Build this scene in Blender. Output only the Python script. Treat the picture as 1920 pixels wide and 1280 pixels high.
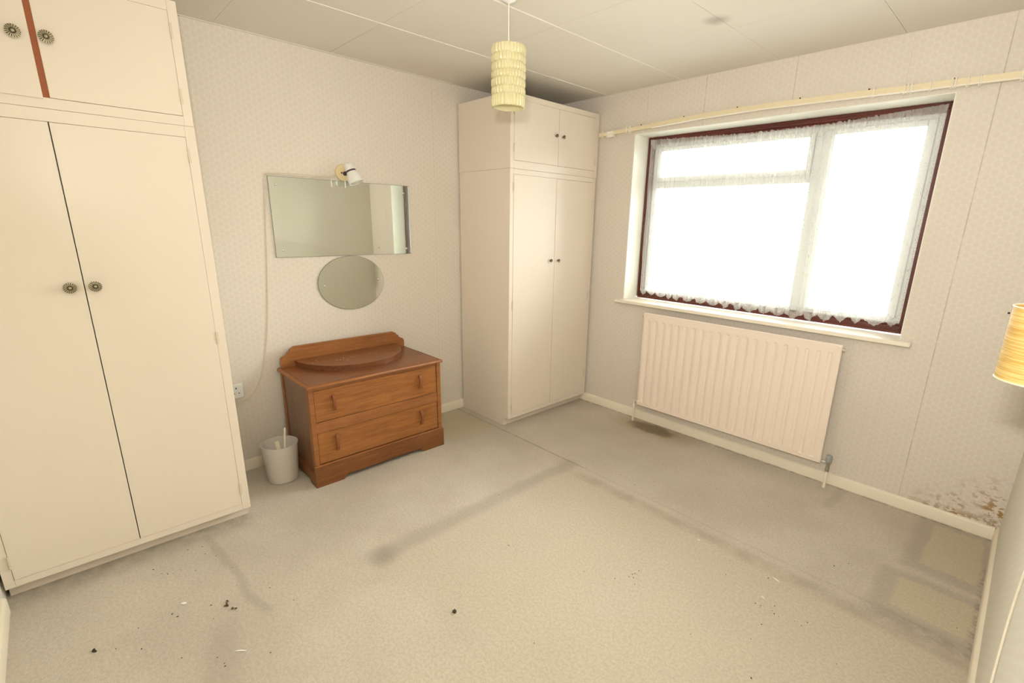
import bpy, bmesh, math, random
from mathutils import Vector, Matrix
random.seed(7)
PI = math.pi
S = bpy.context.scene
for o in list(bpy.data.objects):
    bpy.data.objects.remove(o)
COL = S.collection

# ------------------------------------------------------------------ camera
W, D, H = 3.154, 3.434, 2.35          # room: x 0..W, y -D..0, z 0..H
cd = bpy.data.cameras.new('camera')
cam = bpy.data.objects.new('camera', cd)
COL.objects.link(cam)
yaw, pitch, roll = .7957, -.2678, .0215
f = Vector((-math.sin(yaw)*math.cos(pitch), math.cos(yaw)*math.cos(pitch), math.sin(pitch)))
r0 = Vector((math.cos(yaw), math.sin(yaw), 0)); u0 = r0.cross(f)
r = math.cos(roll)*r0 + math.sin(roll)*u0
u = -math.sin(roll)*r0 + math.cos(roll)*u0
M = Matrix((r, u, -f)).transposed().to_4x4()
M.translation = Vector((3.02, -3.0846, 1.4493))
cam.matrix_world = M
cd.sensor_width = 36; cd.sensor_fit = 'HORIZONTAL'
cd.lens = 909.1/1920*36
cd.shift_x = -33.78/1920; cd.shift_y = 27.4/1920
cd.clip_start = .02
S.camera = cam

# ------------------------------------------------------------------ light
wd = bpy.data.worlds.new('overcast_sky'); S.world = wd
wd.use_nodes = True
bg = wd.node_tree.nodes['Background']
bg.inputs['Strength'].default_value = 1.0
_t = wd.node_tree; _tc = _t.nodes.new('ShaderNodeTexCoord'); _sp = _t.nodes.new('ShaderNodeSeparateXYZ')
_mr = _t.nodes.new('ShaderNodeMapRange'); _mr.inputs[1].default_value = -.06; _mr.inputs[2].default_value = .10
_mx = _t.nodes.new('ShaderNodeMix'); _mx.data_type = 'RGBA'
_mx.inputs[6].default_value = (7.0, 7.1, 6.6, 1)      # pale ground under the overcast sky
_mx.inputs[7].default_value = (20.0, 20.1, 19.6, 1)   # white cloud cover
_t.links.new(_tc.outputs['Generated'], _sp.inputs[0]); _t.links.new(_sp.outputs[2], _mr.inputs[0])
_t.links.new(_mr.outputs[0], _mx.inputs[0]); _t.links.new(_mx.outputs[2], bg.inputs['Color'])

def area(name, loc, direction, sx, sy, power, color, portal=False):
    l = bpy.data.lights.new(name, 'AREA')
    l.shape = 'RECTANGLE'; l.size = sx; l.size_y = sy; l.energy = power; l.color = color
    o = bpy.data.objects.new(name, l); COL.objects.link(o)
    o.location = loc
    o.rotation_euler = Vector(direction).to_track_quat('-Z', 'Y').to_euler()
    if portal: l.cycles.is_portal = True
    return o
area('window_portal', (1.73, .262, 1.48), (0, -1, 0), 1.75, 1.2, 1, (1, 1, 1), True)
# the photographer's flash, turned up to the ceiling above the camera
area('bounce_flash', (2.95, -3.10, 1.64), (-.06, .80, .52), .10, .06, 40, (1.0, .96, .925))
S.view_settings.view_transform = 'Standard'
S.view_settings.look = 'None'
S.view_settings.gamma = 1
S.view_settings.use_curve_mapping = False
S.view_settings.exposure = 0.0

# ------------------------------------------------------------------ helpers
def thing(name, label, cat, loc, group=None):
    o = bpy.data.objects.new(name, None); COL.objects.link(o)
    o.location = loc; o.empty_display_size = .05
    tag(o, label, cat, group)
    return o

def tag(o, label=None, cat=None, group=None, kind=None):
    if label: o['label'] = label
    if cat: o['category'] = cat
    if group: o['group'] = group
    if kind: o['kind'] = kind
    return o

def obj(name, bm, mats, parent=None, origin=None, smooth=False, bevel=0, label=None, angle=40):
    """bm holds world coordinates; the object sits at its origin (thing base)"""
    w = Vector((0, 0, 0)); p = parent
    while p is not None:
        w += p.location; p = p.parent
    org = Vector(origin) if origin is not None else w.copy()
    bmesh.ops.translate(bm, verts=bm.verts, vec=-org)
    me = bpy.data.meshes.new(name)
    bm.normal_update()
    bm.to_mesh(me); bm.free()
    if not isinstance(mats, (list, tuple)): mats = [mats]
    for m in mats: me.materials.append(m)
    o = bpy.data.objects.new(name, me); COL.objects.link(o)
    o.parent = parent; o.location = org - w
    if smooth:
        for p in me.polygons: p.use_smooth = True
        me.set_sharp_from_angle(angle=math.radians(angle))
    if bevel:
        b = o.modifiers.new('bevel', 'BEVEL'); b.width = bevel; b.segments = 2
        b.limit_method = 'ANGLE'; b.angle_limit = math.radians(40)
        for p in me.polygons: p.use_smooth = True
        me.set_sharp_from_angle(angle=math.radians(40))
        b.harden_normals = False
    if label: o['label'] = label
    return o

def B(): return bmesh.new()

def box(bm, x0, x1, y0, y1, z0, z1, mi=0):
    x0, x1 = sorted((x0, x1)); y0, y1 = sorted((y0, y1)); z0, z1 = sorted((z0, z1))
    v = [bm.verts.new(p) for p in ((x0,y0,z0),(x1,y0,z0),(x1,y1,z0),(x0,y1,z0),(x0,y0,z1),(x1,y0,z1),(x1,y1,z1),(x0,y1,z1))]
    for q in ((0,3,2,1),(4,5,6,7),(0,1,5,4),(1,2,6,5),(2,3,7,6),(3,0,4,7)):
        fc = bm.faces.new([v[i] for i in q]); fc.material_index = mi
    return v

def basis(ax):
    ax = Vector(ax).normalized()
    t = Vector((0, 0, 1)) if abs(ax.z) < .9 else Vector((1, 0, 0))
    e1 = ax.cross(t).normalized(); e2 = ax.cross(e1)
    return ax, e1, e2

def lathe(bm, base, ax, prof, n=32, cap0=True, cap1=True, mi=0):
    """prof: list of (radius, distance along the axis)"""
    ax, e1, e2 = basis(ax); base = Vector(base); rings = []
    for rr, h in prof:
        c = base + ax*h
        rings.append([bm.verts.new(c + (e1*math.cos(2*PI*i/n) + e2*math.sin(2*PI*i/n))*max(rr, 1e-5)) for i in range(n)])
    fs = []
    for a, b in zip(rings, rings[1:]):
        for i in range(n):
            fs.append(bm.faces.new((a[i], a[(i+1) % n], b[(i+1) % n], b[i])))
    if cap0: fs.append(bm.faces.new(rings[0][::-1]))
    if cap1: fs.append(bm.faces.new(rings[-1]))
    for fc in fs: fc.material_index = mi
    bmesh.ops.recalc_face_normals(bm, faces=fs)
    return rings

def tube(bm, pts, rad, n=8, mi=0):
    pts = [Vector(p) for p in pts]; rings = []
    ref = None
    for i, p in enumerate(pts):
        d = (pts[min(i+1, len(pts)-1)] - pts[max(i-1, 0)]).normalized()
        if ref is None: ref = basis(d)[1]
        e1 = (ref - d*ref.dot(d)).normalized(); ref = e1; e2 = d.cross(e1)
        rr = rad[i] if isinstance(rad, (list, tuple)) else rad
        rings.append([bm.verts.new(p + (e1*math.cos(2*PI*k/n) + e2*math.sin(2*PI*k/n))*rr) for k in range(n)])
    for a, b in zip(rings, rings[1:]):
        for k in range(n):
            fc = bm.faces.new((a[k], a[(k+1) % n], b[(k+1) % n], b[k])); fc.material_index = mi
    bm.faces.new(rings[0][::-1]).material_index = mi; bm.faces.new(rings[-1]).material_index = mi

def smooth_path(pts, n=8):
    """Catmull-Rom through the points"""
    P = [Vector(p) for p in pts]; P = [2*P[0]-P[1]] + P + [2*P[-1]-P[-2]]; out = []
    for i in range(1, len(P)-2):
        a, b, c, d = P[i-1:i+3]
        for k in range(n):
            t = k/n
            out.append(.5*((2*b) + (c-a)*t + (2*a-5*b+4*c-d)*t*t + (3*b-a-3*c+d)*t**3))
    out.append(P[-2]); return out

def prism(bm, pts, axis, a0, a1, mi=0):
    """extrude a 2-D outline along an axis: axis 'x' -> pts are (y,z); 'z' -> (x,y); 'y' -> (x,z)"""
    def mk(p, a):
        return {'x': (a, p[0], p[1]), 'y': (p[0], a, p[1]), 'z': (p[0], p[1], a)}[axis]
    A = [bm.verts.new(mk(p, a0)) for p in pts]; C2 = [bm.verts.new(mk(p, a1)) for p in pts]
    fs = [bm.faces.new(A), bm.faces.new(C2[::-1])]
    n = len(pts)
    for i in range(n):
        fs.append(bm.faces.new((A[i], C2[i], C2[(i+1) % n], A[(i+1) % n])))
    for fc in fs: fc.material_index = mi
    bmesh.ops.recalc_face_normals(bm, faces=fs)

# ------------------------------------------------------------------ materials
class N:
    def __init__(s, name):
        s.m = bpy.data.materials.new(name); s.m.use_nodes = True
        s.t = s.m.node_tree; s.b = s.t.nodes['Principled BSDF']
        s.out = s.t.nodes['Material Output']
        s._obj = None
    def n(s, typ, **kw):
        nd = s.t.nodes.new(typ)
        for k, v in kw.items():
            if k in nd.inputs and not hasattr(nd, k): s.set(nd.inputs[k], v)
            elif hasattr(nd, k): setattr(nd, k, v)
            else: s.set(nd.inputs[k], v)
        return nd
    def set(s, sock, v):
        if hasattr(v, 'is_output') or isinstance(v, bpy.types.NodeSocket): s.t.links.new(v, sock)
        else: sock.default_value = v
    def math(s, op, a, b=0, c=None, clamp=False):
        nd = s.t.nodes.new('ShaderNodeMath'); nd.operation = op; nd.use_clamp = clamp
        s.set(nd.inputs[0], a); s.set(nd.inputs[1], b)
        if c is not None: s.set(nd.inputs[2], c)
        return nd.outputs[0]
    def obj(s):
        if s._obj is None: s._obj = s.t.nodes.new('ShaderNodeTexCoord').outputs['Object']
        return s._obj
    def xyz(s):
        nd = s.t.nodes.new('ShaderNodeSeparateXYZ'); s.set(nd.inputs[0], s.obj()); return nd.outputs
    def noise(s, scale, detail=3, rough=.5, vec=None, dist=0):
        nd = s.t.nodes.new('ShaderNodeTexNoise'); s.set(nd.inputs['Vector'], vec or s.obj())
        nd.inputs['Scale'].default_value = scale; nd.inputs['Detail'].default_value = detail
        nd.inputs['Roughness'].default_value = rough; nd.inputs['Distortion'].default_value = dist
        return nd.outputs['Fac']
    def mapping(s, scale=(1, 1, 1), rot=(0, 0, 0), loc=(0, 0, 0)):
        nd = s.t.nodes.new('ShaderNodeMapping'); s.set(nd.inputs['Vector'], s.obj())
        nd.inputs['Scale'].default_value = scale; nd.inputs['Rotation'].default_value = rot
        nd.inputs['Location'].default_value = loc
        return nd.outputs[0]
    def mix(s, fac, a, b):
        nd = s.t.nodes.new('ShaderNodeMix'); nd.data_type = 'RGBA'
        s.set(nd.inputs[0], fac); s.set(nd.inputs[6], a); s.set(nd.inputs[7], b)
        return nd.outputs[2]
    def step(s, v, lo, hi, a=0., b=1.):
        nd = s.t.nodes.new('ShaderNodeMapRange'); nd.interpolation_type = 'SMOOTHSTEP'
        s.set(nd.inputs[0], v); nd.inputs[1].default_value = lo; nd.inputs[2].default_value = hi
        nd.inputs[3].default_value = a; nd.inputs[4].default_value = b
        return nd.outputs[0]
    def bump(s, h, strength, dist=.001):
        nd = s.t.nodes.new('ShaderNodeBump'); s.set(nd.inputs['Height'], h)
        nd.inputs['Strength'].default_value = strength; nd.inputs['Distance'].default_value = dist
        s.t.links.new(nd.outputs[0], s.b.inputs['Normal'])
    def done(s, color=None, rough=.5, **kw):
        if color is not None: s.set(s.b.inputs['Base Color'], color)
        s.set(s.b.inputs['Roughness'], rough)
        for k, v in kw.items(): s.set(s.b.inputs[k.replace('_', ' ')], v)
        return s.m

def srgb(r_, g_, b_):
    c = lambda v: ((v/255+.055)/1.055)**2.4 if v > 10 else v/255/12.92
    return (c(r_), c(g_), c(b_), 1)

def plain(name, rgb, rough=.5, var=.04, vs=6, **kw):
    n = N(name); c = srgb(*rgb)
    d = tuple(x*(1-var) for x in c[:3])+(1,)
    return n.done(n.mix(n.noise(vs), d, c), rough, **kw)

def gloss_paint(name, rgb, bumpy=.15, rough=.22):
    n = N(name); c = srgb(*rgb)
    d = tuple(x*.965 for x in c[:3])+(1,)
    col = n.mix(n.noise(2.2, 4), d, c)
    br = n.noise(60, 2, vec=n.mapping((1, 1, .06)))
    n.bump(n.math('ADD', br, n.math('MULTIPLY', n.noise(7, 2), 1.2)), bumpy, .002)
    return n.done(col, rough, Specular_IOR_Level=.28)

def wallpaper(name, ua, flip=1, base=(229, 221, 209), seams=(), mould=False, fine=False):
    """cream trellis paper; ua = index of the horizontal coordinate"""
    n = N(name); X = n.xyz(); uu, vv = X[ua], X[2]
    k = 2*PI/.030
    a = n.math('COSINE', n.math('MULTIPLY', uu, k*1.1547))
    t1 = n.math('MULTIPLY', uu, k*.57735); t2 = n.math('MULTIPLY', vv, k*.86)
    b = n.math('COSINE', n.math('ADD', t1, t2)); c = n.math('COSINE', n.math('SUBTRACT', t1, t2))
    F = n.math('ADD', a, n.math('ADD', b, c))
    line = n.step(F, -1.35, -.75, 1, 0)
    c0 = srgb(*base); hi = srgb(min(base[0]+4, 255), base[1]+4, base[2]+6)
    pink = srgb(base[0]-3, base[1]-7, base[2]-8); grn = srgb(base[0]-6, base[1]-4, base[2]-7)
    hue = n.step(n.noise(40, 2, .6), .40, .60)
    blob = n.mix(hue, pink, grn)
    col = n.mix(n.step(F, -1.1, .2, 0, .55), c0, blob)
    col = n.mix(n.math('MULTIPLY', line, n.step(n.noise(60, 2, .6), .3, .6, .45, 1)), col, hi)
    col = n.mix(n.step(n.noise(1.3, 3), .42, .75, 0, .22), col, srgb(base[0]-14, base[1]-16, base[2]-24))
    for sx, z0, z1, st in seams:
        d = n.math('ABSOLUTE', n.math('SUBTRACT', uu, sx))
        m = n.step(d, .0006, .0022, st, 0)
        m = n.math('MULTIPLY', m, n.math('MULTIPLY', n.math('GREATER_THAN', vv, z0), n.math('LESS_THAN', vv, z1)))
        m = n.math('MULTIPLY', m, n.step(n.noise(14, 2), .3, .6, .35, 1))
        col = n.mix(m, col, srgb(120, 104, 88))
    if mould:
        dx = n.math('SUBTRACT', W, uu)                 # distance from the corner
        low = n.step(n.math('ADD', vv, n.math('MULTIPLY', dx, .75)), .12, .46, 1, 0)
        mm = n.math('MULTIPLY', low, n.step(n.noise(26, 4, .6, vec=n.mapping((1, 1, 1.7))), .50, .57))
        mm = n.math('MULTIPLY', mm, n.step(n.noise(9, 2), .40, .55))
        col = n.mix(n.math('MULTIPLY', mm, 1.0), col, srgb(166, 128, 68))
        m2 = n.math('MULTIPLY', n.step(n.math('ADD', vv, n.math('MULTIPLY', dx, .12)), .085, .135, 1, 0), n.step(dx, .30, .50, 1, 0))
        m2 = n.math('MULTIPLY', m2, n.step(n.noise(40, 3, .6), .42, .56))
        col = n.mix(n.math('MULTIPLY', m2, .7), col, srgb(150, 116, 68))
    n.bump(n.math('ADD', line, n.math('MULTIPLY', n.noise(180, 2), .5)), .25, .0006)
    return n.done(col, .62, Specular_IOR_Level=.3)

M_paperA = wallpaper('trellis_wallpaper_left', 1, seams=((-.53-.56, .06, H, .12), (-2.56, .06, H, .2)))
M_paperB = wallpaper('trellis_wallpaper_window', 0, base=(224, 216, 204),
                     seams=((.96, 2.0, H, .2), (1.376, 2.0, H, .55), (1.896, 2.0, H, .55), (2.405, 0, H, .18), (2.53, .10, .86, .14), (2.58, .10, .80, .10), (2.752, .06, H, .55)), mould=True)
M_paperC = wallpaper('trellis_wallpaper_right', 1, base=(232, 228, 216))
M_gloss = gloss_paint('cream_gloss_paint', (234, 222, 206), .12, .3)
M_gloss2 = gloss_paint('cream_gloss_trim', (246, 238, 220), .1, .3)
M_reveal = plain('white_reveal_paint', (242, 240, 228), .5, .03)
M_white = plain('white_plastic', (240, 240, 236), .35, .02)
M_upvc = plain('white_window_frame', (222, 226, 224), .35, .03)
M_rad = plain('cream_radiator_enamel', (246, 231, 216), .35, .02)
M_chrome = plain('chrome', (222, 222, 220), .25, .05, Metallic=.75)
M_pewter = plain('dark_pewter', (112, 100, 78), .42, .3, 300, Metallic=.6)
M_pewter_hi = plain('bright_pewter_ridges', (212, 204, 176), .38, .15, 200, Metallic=.5)  # brighter copy for raised faces: relief contrast put into the colour
M_grey = plain('grey_plastic', (165, 167, 164), .5, .1)
M_dark = plain('dark_gap', (60, 48, 38), .8)
M_hinge = plain('painted_hinge', (232, 220, 198), .35, .25, 150)
M_rail = plain('yellowed_plastic_rail', (238, 224, 190), .4, .05)
M_glider = plain('white_nylon_glider', (246, 240, 224), .4, .05)
M_rawwood = plain('unpainted_hardboard_edge', (168, 96, 58), .7, .25, 60)
M_basew = gloss_paint('ivory_baseboard_paint', (243, 234, 214), .06, .35)
M_yplate = plain('yellowed_plate', (232, 214, 166), .35, .05)
M_purple = plain('purple_black_band', (64, 50, 66), .35, .1)
M_cord = plain('white_flex', (236, 228, 210), .45, .02)
M_cordA = plain('cream_flex', (226, 214, 192), .5, .02)
M_stick = plain('pale_wood_strip', (250, 242, 216), .6, .1)
M_black = plain('dark_debris', (58, 50, 42), .9, .4, 200)
M_brownd = plain('brown_fluff', (104, 78, 56), .95, .4, 200)
M_paper = plain('white_paper', (248, 246, 242), .7, .02)
M_nail = plain('dark_nail', (50, 44, 42), .4, .2, Metallic=.6)

# window frame brown stain
n = N('mahogany_window_stain')
st = n.noise(30, 4, .6, vec=n.mapping((.15, 1, 1)))
M_mahog = n.done(n.mix(st, srgb(66, 26, 20), srgb(112, 52, 40)), .3, Specular_IOR_Level=.5)

# ceiling; one board carries a round sooty mark
n = N('white_ceiling_board')
gp = n.t.nodes.new('ShaderNodeNewGeometry')
gd = n.t.nodes.new('ShaderNodeVectorMath'); gd.operation = 'DISTANCE'
n.set(gd.inputs[0], gp.outputs['Position']); gd.inputs[1].default_value = (1.789, -.745, H)
col = n.mix(n.noise(1.2, 3, vec=gp.outputs['Position']), srgb(226, 219, 206), srgb(233, 227, 215))
dd = n.math('ADD', gd.outputs['Value'], n.math('MULTIPLY', n.math('SUBTRACT', n.noise(14, 2, vec=gp.outputs['Position']), .5), .03))
col = n.mix(n.step(dd, .004, .078, .60, 0), col, srgb(150, 142, 132))
n.bump(n.noise(240, 2, .6), .2, .0005)
M_ceil = n.done(col, .8)
M_bead = plain('white_joint_strip', (250, 244, 232), .5, .02)

# carpet
n = N('worn_beige_carpet')
X = n.xyz(); x, y = X[0], X[1]
wob = n.math('MULTIPLY', n.math('SUBTRACT', n.noise(5, 3, .6), .5), .07)
xw = n.math('ADD', x, wob)
yw = n.math('ADD', y, n.math('MULTIPLY', n.math('SUBTRACT', n.noise(5, 3, .6, vec=n.mapping(loc=(7, 3, 0))), .5), .07))
def band(c, c0, w0, w1, st):   # soft line at c = c0
    return n.step(n.math('ABSOLUTE', n.math('SUBTRACT', c, c0)), w0, w1, st, 0)
def rng(c, lo, hi, s=.03):
    return n.math('MULTIPLY', n.step(c, lo-s, lo+s), n.step(c, hi-s, hi+s, 1, 0))
MUL = lambda a, b: n.math('MULTIPLY', a, b)
base = n.mix(n.step(n.noise(1.6, 4, .55), .35, .65), srgb(224, 214, 199), srgb(238, 229, 214))
# traffic grey along the cupboards and the window wall
base = n.mix(MUL(n.step(xw, .6, 1.15, .42, 0), n.step(n.noise(2.5, 3), .3, .7)), base, srgb(200, 193, 179))
base = n.mix(MUL(rng(yw, -.85, -.25, .2), MUL(rng(xw, .7, 1.9, .3), .42)), base, srgb(196, 188, 170))
# the bed stood here: cleaner, yellower pile
bed = MUL(n.step(xw, 1.20, 1.32), MUL(n.step(yw, -.98, -1.06, 0, 1), n.step(n.math('ADD', yw, MUL(x, -.12)), -2.52, -2.34)))
bed2 = MUL(n.step(xw, 1.55, 2.2), n.step(yw, -1.0, -1.2, 0, 1))
bed = n.math('MAXIMUM', bed, bed2)
base = n.mix(MUL(bed, n.step(n.noise(3, 3), .2, .75, .65, 1)), base, srgb(233, 222, 202))
# soil lines round the bed
base = n.mix(MUL(band(xw, 1.235, .015, .075, .42), rng(yw, -2.25, -.93)), base, srgb(184, 174, 166))
base = n.mix(MUL(band(yw, -1.03, .008, .06, .38), MUL(n.step(xw, 1.25, 1.45), n.step(n.noise(9, 3), .3, .6, .3, 1))), base, srgb(168, 156, 140))
base = n.mix(MUL(band(n.math('ADD', yw, MUL(x, .25)), -2.56, .015, .09, .3), rng(xw, 1.2, 1.95, .08)), base, srgb(176, 164, 150))
spot = n.t.nodes.new('ShaderNodeVectorMath'); spot.operation = 'DISTANCE'
n.set(spot.inputs[0], n.obj()); spot.inputs[1].default_value = (1.25, -2.25, 0)
base = n.mix(n.step(n.math('ADD', spot.outputs['Value'], wob), .015, .10, .55, 0), base, srgb(158, 146, 138))
# joins in the carpet
seam = MUL(band(n.math('ADD', y, MUL(wob, .06)), -.945, .002, .010, .6), n.step(x, 1.20, 1.40, 1, .25))
base = n.mix(MUL(seam, n.step(n.noise(20, 3), .2, .6, .45, 1)), base, srgb(150, 140, 116))
seam2 = MUL(band(n.math('ADD', yw, MUL(x, -.085)), -2.83, .004, .03, .32), rng(xw, .55, 1.25))
base = n.mix(seam2, base, srgb(164, 156, 138))
# cleaner pieces in the right corner with soiled outlines
def rect(x0, x1, y0, y1, s):
    return MUL(n.math('MULTIPLY', n.step(xw, x0-s, x0+s), n.step(xw, x1-s, x1+s, 1, 0)), MUL(n.step(yw, y0-s, y0+s), n.step(yw, y1-s, y1+s, 1, 0)))
for (x0, x1, y0, y1) in ((2.925, 3.135, -.50, -.06), (2.885, 3.145, -.90, -.66)):
    base = n.mix(MUL(rect(x0-.07, x1+.02, y0-.06, y1+.05, .025), .42), base, srgb(184, 173, 158))
for (x0, x1, y0, y1) in ((2.925, 3.12, -.50, -.06), (2.885, 3.13, -.90, -.66)):
    base = n.mix(MUL(rect(x0, x1, y0, y1, .010), .75), base, srgb(232, 221, 192))
base = n.mix(MUL(band(yw, -.97, .01, .06, .5), MUL(n.step(x, 2.75, 2.9), n.step(n.noise(16, 3), .35, .6, .2, 1))), base, srgb(150, 138, 134))
base = n.mix(MUL(rng(y, -.97, -.30, .05), MUL(n.step(x, 3.115, 3.14), MUL(n.step(n.noise(40, 4), .42, .6), .5))), base, srgb(120, 106, 86))
base = n.mix(MUL(band(xw, 2.50, .01, .04, .22), rng(y, -.30, -.02)), base, srgb(168, 156, 140))
base = n.mix(MUL(n.step(y, -.045, -.018, 0, .5), n.step(n.noise(30, 4), .38, .6)), base, srgb(128, 114, 92))
# pale patch in front of the chest / between chest and far cupboard
base = n.mix(MUL(rect(.02, .50, -1.33, -.96, .04), .6), base, srgb(222, 210, 172))
# darker blotchy line along the foot of the near wardrobe
base = n.mix(MUL(n.step(x, .52, .66, .45, 0), MUL(n.step(y, -2.55, -2.62, 0, 1), n.step(n.noise(16, 4), .3, .65, .3, 1))), base, srgb(140, 130, 112))
# leak stain under the radiator valve
sd = n.t.nodes.new('ShaderNodeVectorMath'); sd.operation = 'LENGTH'
n.set(sd.inputs[0], n.mapping(scale=(1, 2.3, 1), loc=(-1.285, .253, 0)))
sv = n.math('ADD', sd.outputs['Value'], MUL(n.math('SUBTRACT', n.noise(13, 4, .6), .5), .12))
base = n.mix(n.step(sv, .17, .46, .50, 0), base, srgb(196, 172, 128))
base = n.mix(n.step(sv, .12, .24, .80, 0), base, srgb(124, 106, 88))
# pile
fine = n.noise(420, 3, .7); mid = n.noise(90, 3, .6)
base = n.mix(n.step(fine, .34, .66, .34, 0), base, srgb(146, 132, 112))
base = n.mix(n.step(mid, .36, .62, .20, 0), base, srgb(160, 146, 124))
base = n.mix(n.step(n.noise(36, 5, .7), .68, .76, 0, .22), base, srgb(178, 128, 84))
n.bump(n.math('ADD', fine, mid), .8, .004)
M_carpet = n.done(base, .95, Specular_IOR_Level=.1)

# oak
def oak(name, axis, dark=(104, 54, 24), lite=(176, 106, 52), rough=.38):
    n = N(name)
    sc = {'x': (.8, 14, 14), 'y': (14, .8, 14), 'z': (14, 14, .8)}[axis]
    g = n.noise(5.0, 6, .66, vec=n.mapping(sc), dist=.3)
    sc2 = tuple(v*(9 if v > 1 else 3) for v in sc)
    g2 = n.noise(3.0, 3, .7, vec=n.mapping(sc2))
    col = n.mix(n.step(g, .25, .78), srgb(*dark), srgb(*lite))
    col = n.mix(n.step(g2, .36, .50, .38, 0), col, srgb(86, 48, 24))
    col = n.mix(n.step(n.noise(3, 4), .45, .7, 0, .3), col, srgb(min(lite[0]+14, 255), lite[1]+12, lite[2]+6))
    n.bump(g2, .25, .001)
    return n.done(col, rough, Specular_IOR_Level=.45)
M_oakF = oak('oak_drawer_front', 'y', (134, 82, 40), (172, 112, 58))
M_oakT = oak('oak_top', 'y', (114, 68, 38), (148, 94, 56))
M_oakS = oak('oak_side', 'z', (98, 66, 42), (134, 96, 68), .3)
M_oakP = oak('oak_plinth', 'y', (104, 62, 32), (140, 88, 46))
M_oakE = oak('oak_moulding', 'y', (130, 80, 44), (166, 108, 60))
M_oakK = oak('oak_platform', 'y', (96, 54, 30), (136, 84, 46))

# mirror silvering and its glass edge
n = N('mirror_silver')
M_mirror = n.done((.83, .86, .80, 1), .015, Metallic=1.0)
n = N('mirror_glass_edge')
M_medge = n.done(srgb(128, 136, 122), .2)

# net curtain
n = N('lace_net_curtain')
X = n.xyz()
nt = n.t.nodes.new
tr = nt('ShaderNodeBsdfTransparent'); tl = nt('ShaderNodeBsdfTranslucent'); df = nt('ShaderNodeBsdfDiffuse')
tl.inputs['Color'].default_value = srgb(250, 250, 246); df.inputs['Color'].default_value = srgb(246, 245, 240)
m1 = nt('ShaderNodeMixShader'); m1.inputs[0].default_value = .35
n.t.links.new(tl.outputs[0], m1.inputs[2]); n.t.links.new(df.outputs[0], m1.inputs[1])
vor = nt('ShaderNodeTexVoronoi'); vor.feature = 'DISTANCE_TO_EDGE'; n.set(vor.inputs['Vector'], n.mapping((1, .01, 1))); vor.inputs['Scale'].default_value = 150
lace = n.step(vor.outputs['Distance'], .06, .16, 1, 0)
uvn = nt('ShaderNodeUVMap')                              # u = 0..1 across, v = height above the hem (m)
sp = nt('ShaderNodeSeparateXYZ'); n.set(sp.inputs[0], uvn.outputs[0])
hem = n.step(sp.outputs[1], .025, .06, 1, 0)
edge = n.math('MAXIMUM', n.step(sp.outputs[0], .010, .03, .8, 0), n.step(sp.outputs[0], .988, .996, 0, .4))
head = n.step(sp.outputs[1], 1.035, 1.05)
scroll = n.noise(16, 2, .5, vec=n.mapping((1, .01, .55)), dist=1.5)
streak = n.step(n.noise(1, 3, .7, vec=n.mapping((55, .01, .7))), .46, .74)
sfade = n.step(n.xyz()[0], .55, .82, 1, .15)
mot = n.math('MULTIPLY', n.step(n.math('ABSOLUTE', n.math('SUBTRACT', scroll, .5)), .003, .012, .10, 0), 1)
alpha = n.math('ADD', n.math('ADD', .15, mot), n.math('MULTIPLY', n.math('MULTIPLY', streak, sfade), .34))
deco = n.math('MAXIMUM', hem, edge)
alpha = n.math('ADD', alpha, n.math('MULTIPLY', deco, n.math('ADD', .22, n.math('MULTIPLY', lace, .22))))
alpha = n.math('ADD', alpha, n.math('MULTIPLY', head, .22), clamp=True)
m2 = nt('ShaderNodeMixShader'); n.set(m2.inputs[0], alpha)
n.t.links.new(tr.outputs[0], m2.inputs[1]); n.t.links.new(m1.outputs[0], m2.inputs[2])
n.t.links.new(m2.outputs[0], n.out.inputs['Surface'])
M_net = n.m

# window glass
n = N('window_glass')
tr = n.t.nodes.new('ShaderNodeBsdfTransparent'); gl = n.t.nodes.new('ShaderNodeBsdfGlossy')
gl.inputs['Roughness'].default_value = .02; tr.inputs['Color'].default_value = (.95, .97, .96, 1)
fr = n.t.nodes.new('ShaderNodeFresnel'); fr.inputs[0].default_value = 1.45
mx = n.t.nodes.new('ShaderNodeMixShader')
n.t.links.new(fr.outputs[0], mx.inputs[0]); n.t.links.new(tr.outputs[0], mx.inputs[1]); n.t.links.new(gl.outputs[0], mx.inputs[2])
n.t.links.new(mx.outputs[0], n.out.inputs['Surface'])
M_glass = n.m

# frosted bin plastic
n = N('frosted_bin_plastic')
M_bin = n.done(srgb(238, 232, 222), .4, Transmission_Weight=.0, Alpha=.62, Specular_IOR_Level=.4)
# textured amber pendant plastic
n = N('ribbed_yellow_plastic')
M_pend = n.done(n.mix(n.noise(30, 3), srgb(240, 230, 176), srgb(248, 242, 206)), .25, Transmission_Weight=.35, Alpha=.80, Specular_IOR_Level=.6)
n = N('wound_yellow_thread')
g = n.noise(9, 4, .7, vec=n.mapping((1, 1, 38)))
g2 = n.noise(30, 3, .7, vec=n.mapping((.6, .6, 22)))
col = n.mix(n.step(g, .35, .65), srgb(222, 184, 96), srgb(246, 226, 156))
n.bump(g2, .5, .001)
tl = n.t.nodes.new('ShaderNodeBsdfTranslucent'); n.set(tl.inputs['Color'], col)
mx = n.t.nodes.new('ShaderNodeMixShader'); mx.inputs[0].default_value = .35
n.t.links.new(n.b.outputs[0], mx.inputs[1]); n.t.links.new(tl.outputs[0], mx.inputs[2]); n.t.links.new(mx.outputs[0], n.out.inputs['Surface'])
M_thread = n.done(col, .45)
M_bulb = plain('pearl_bulb_glass', (226, 224, 216), .12, .02)

# ------------------------------------------------------------------ room shell
def struct(name, bm, m, **kw):
    o = obj(name, bm, m, **kw); o['kind'] = 'structure'; return o

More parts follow.
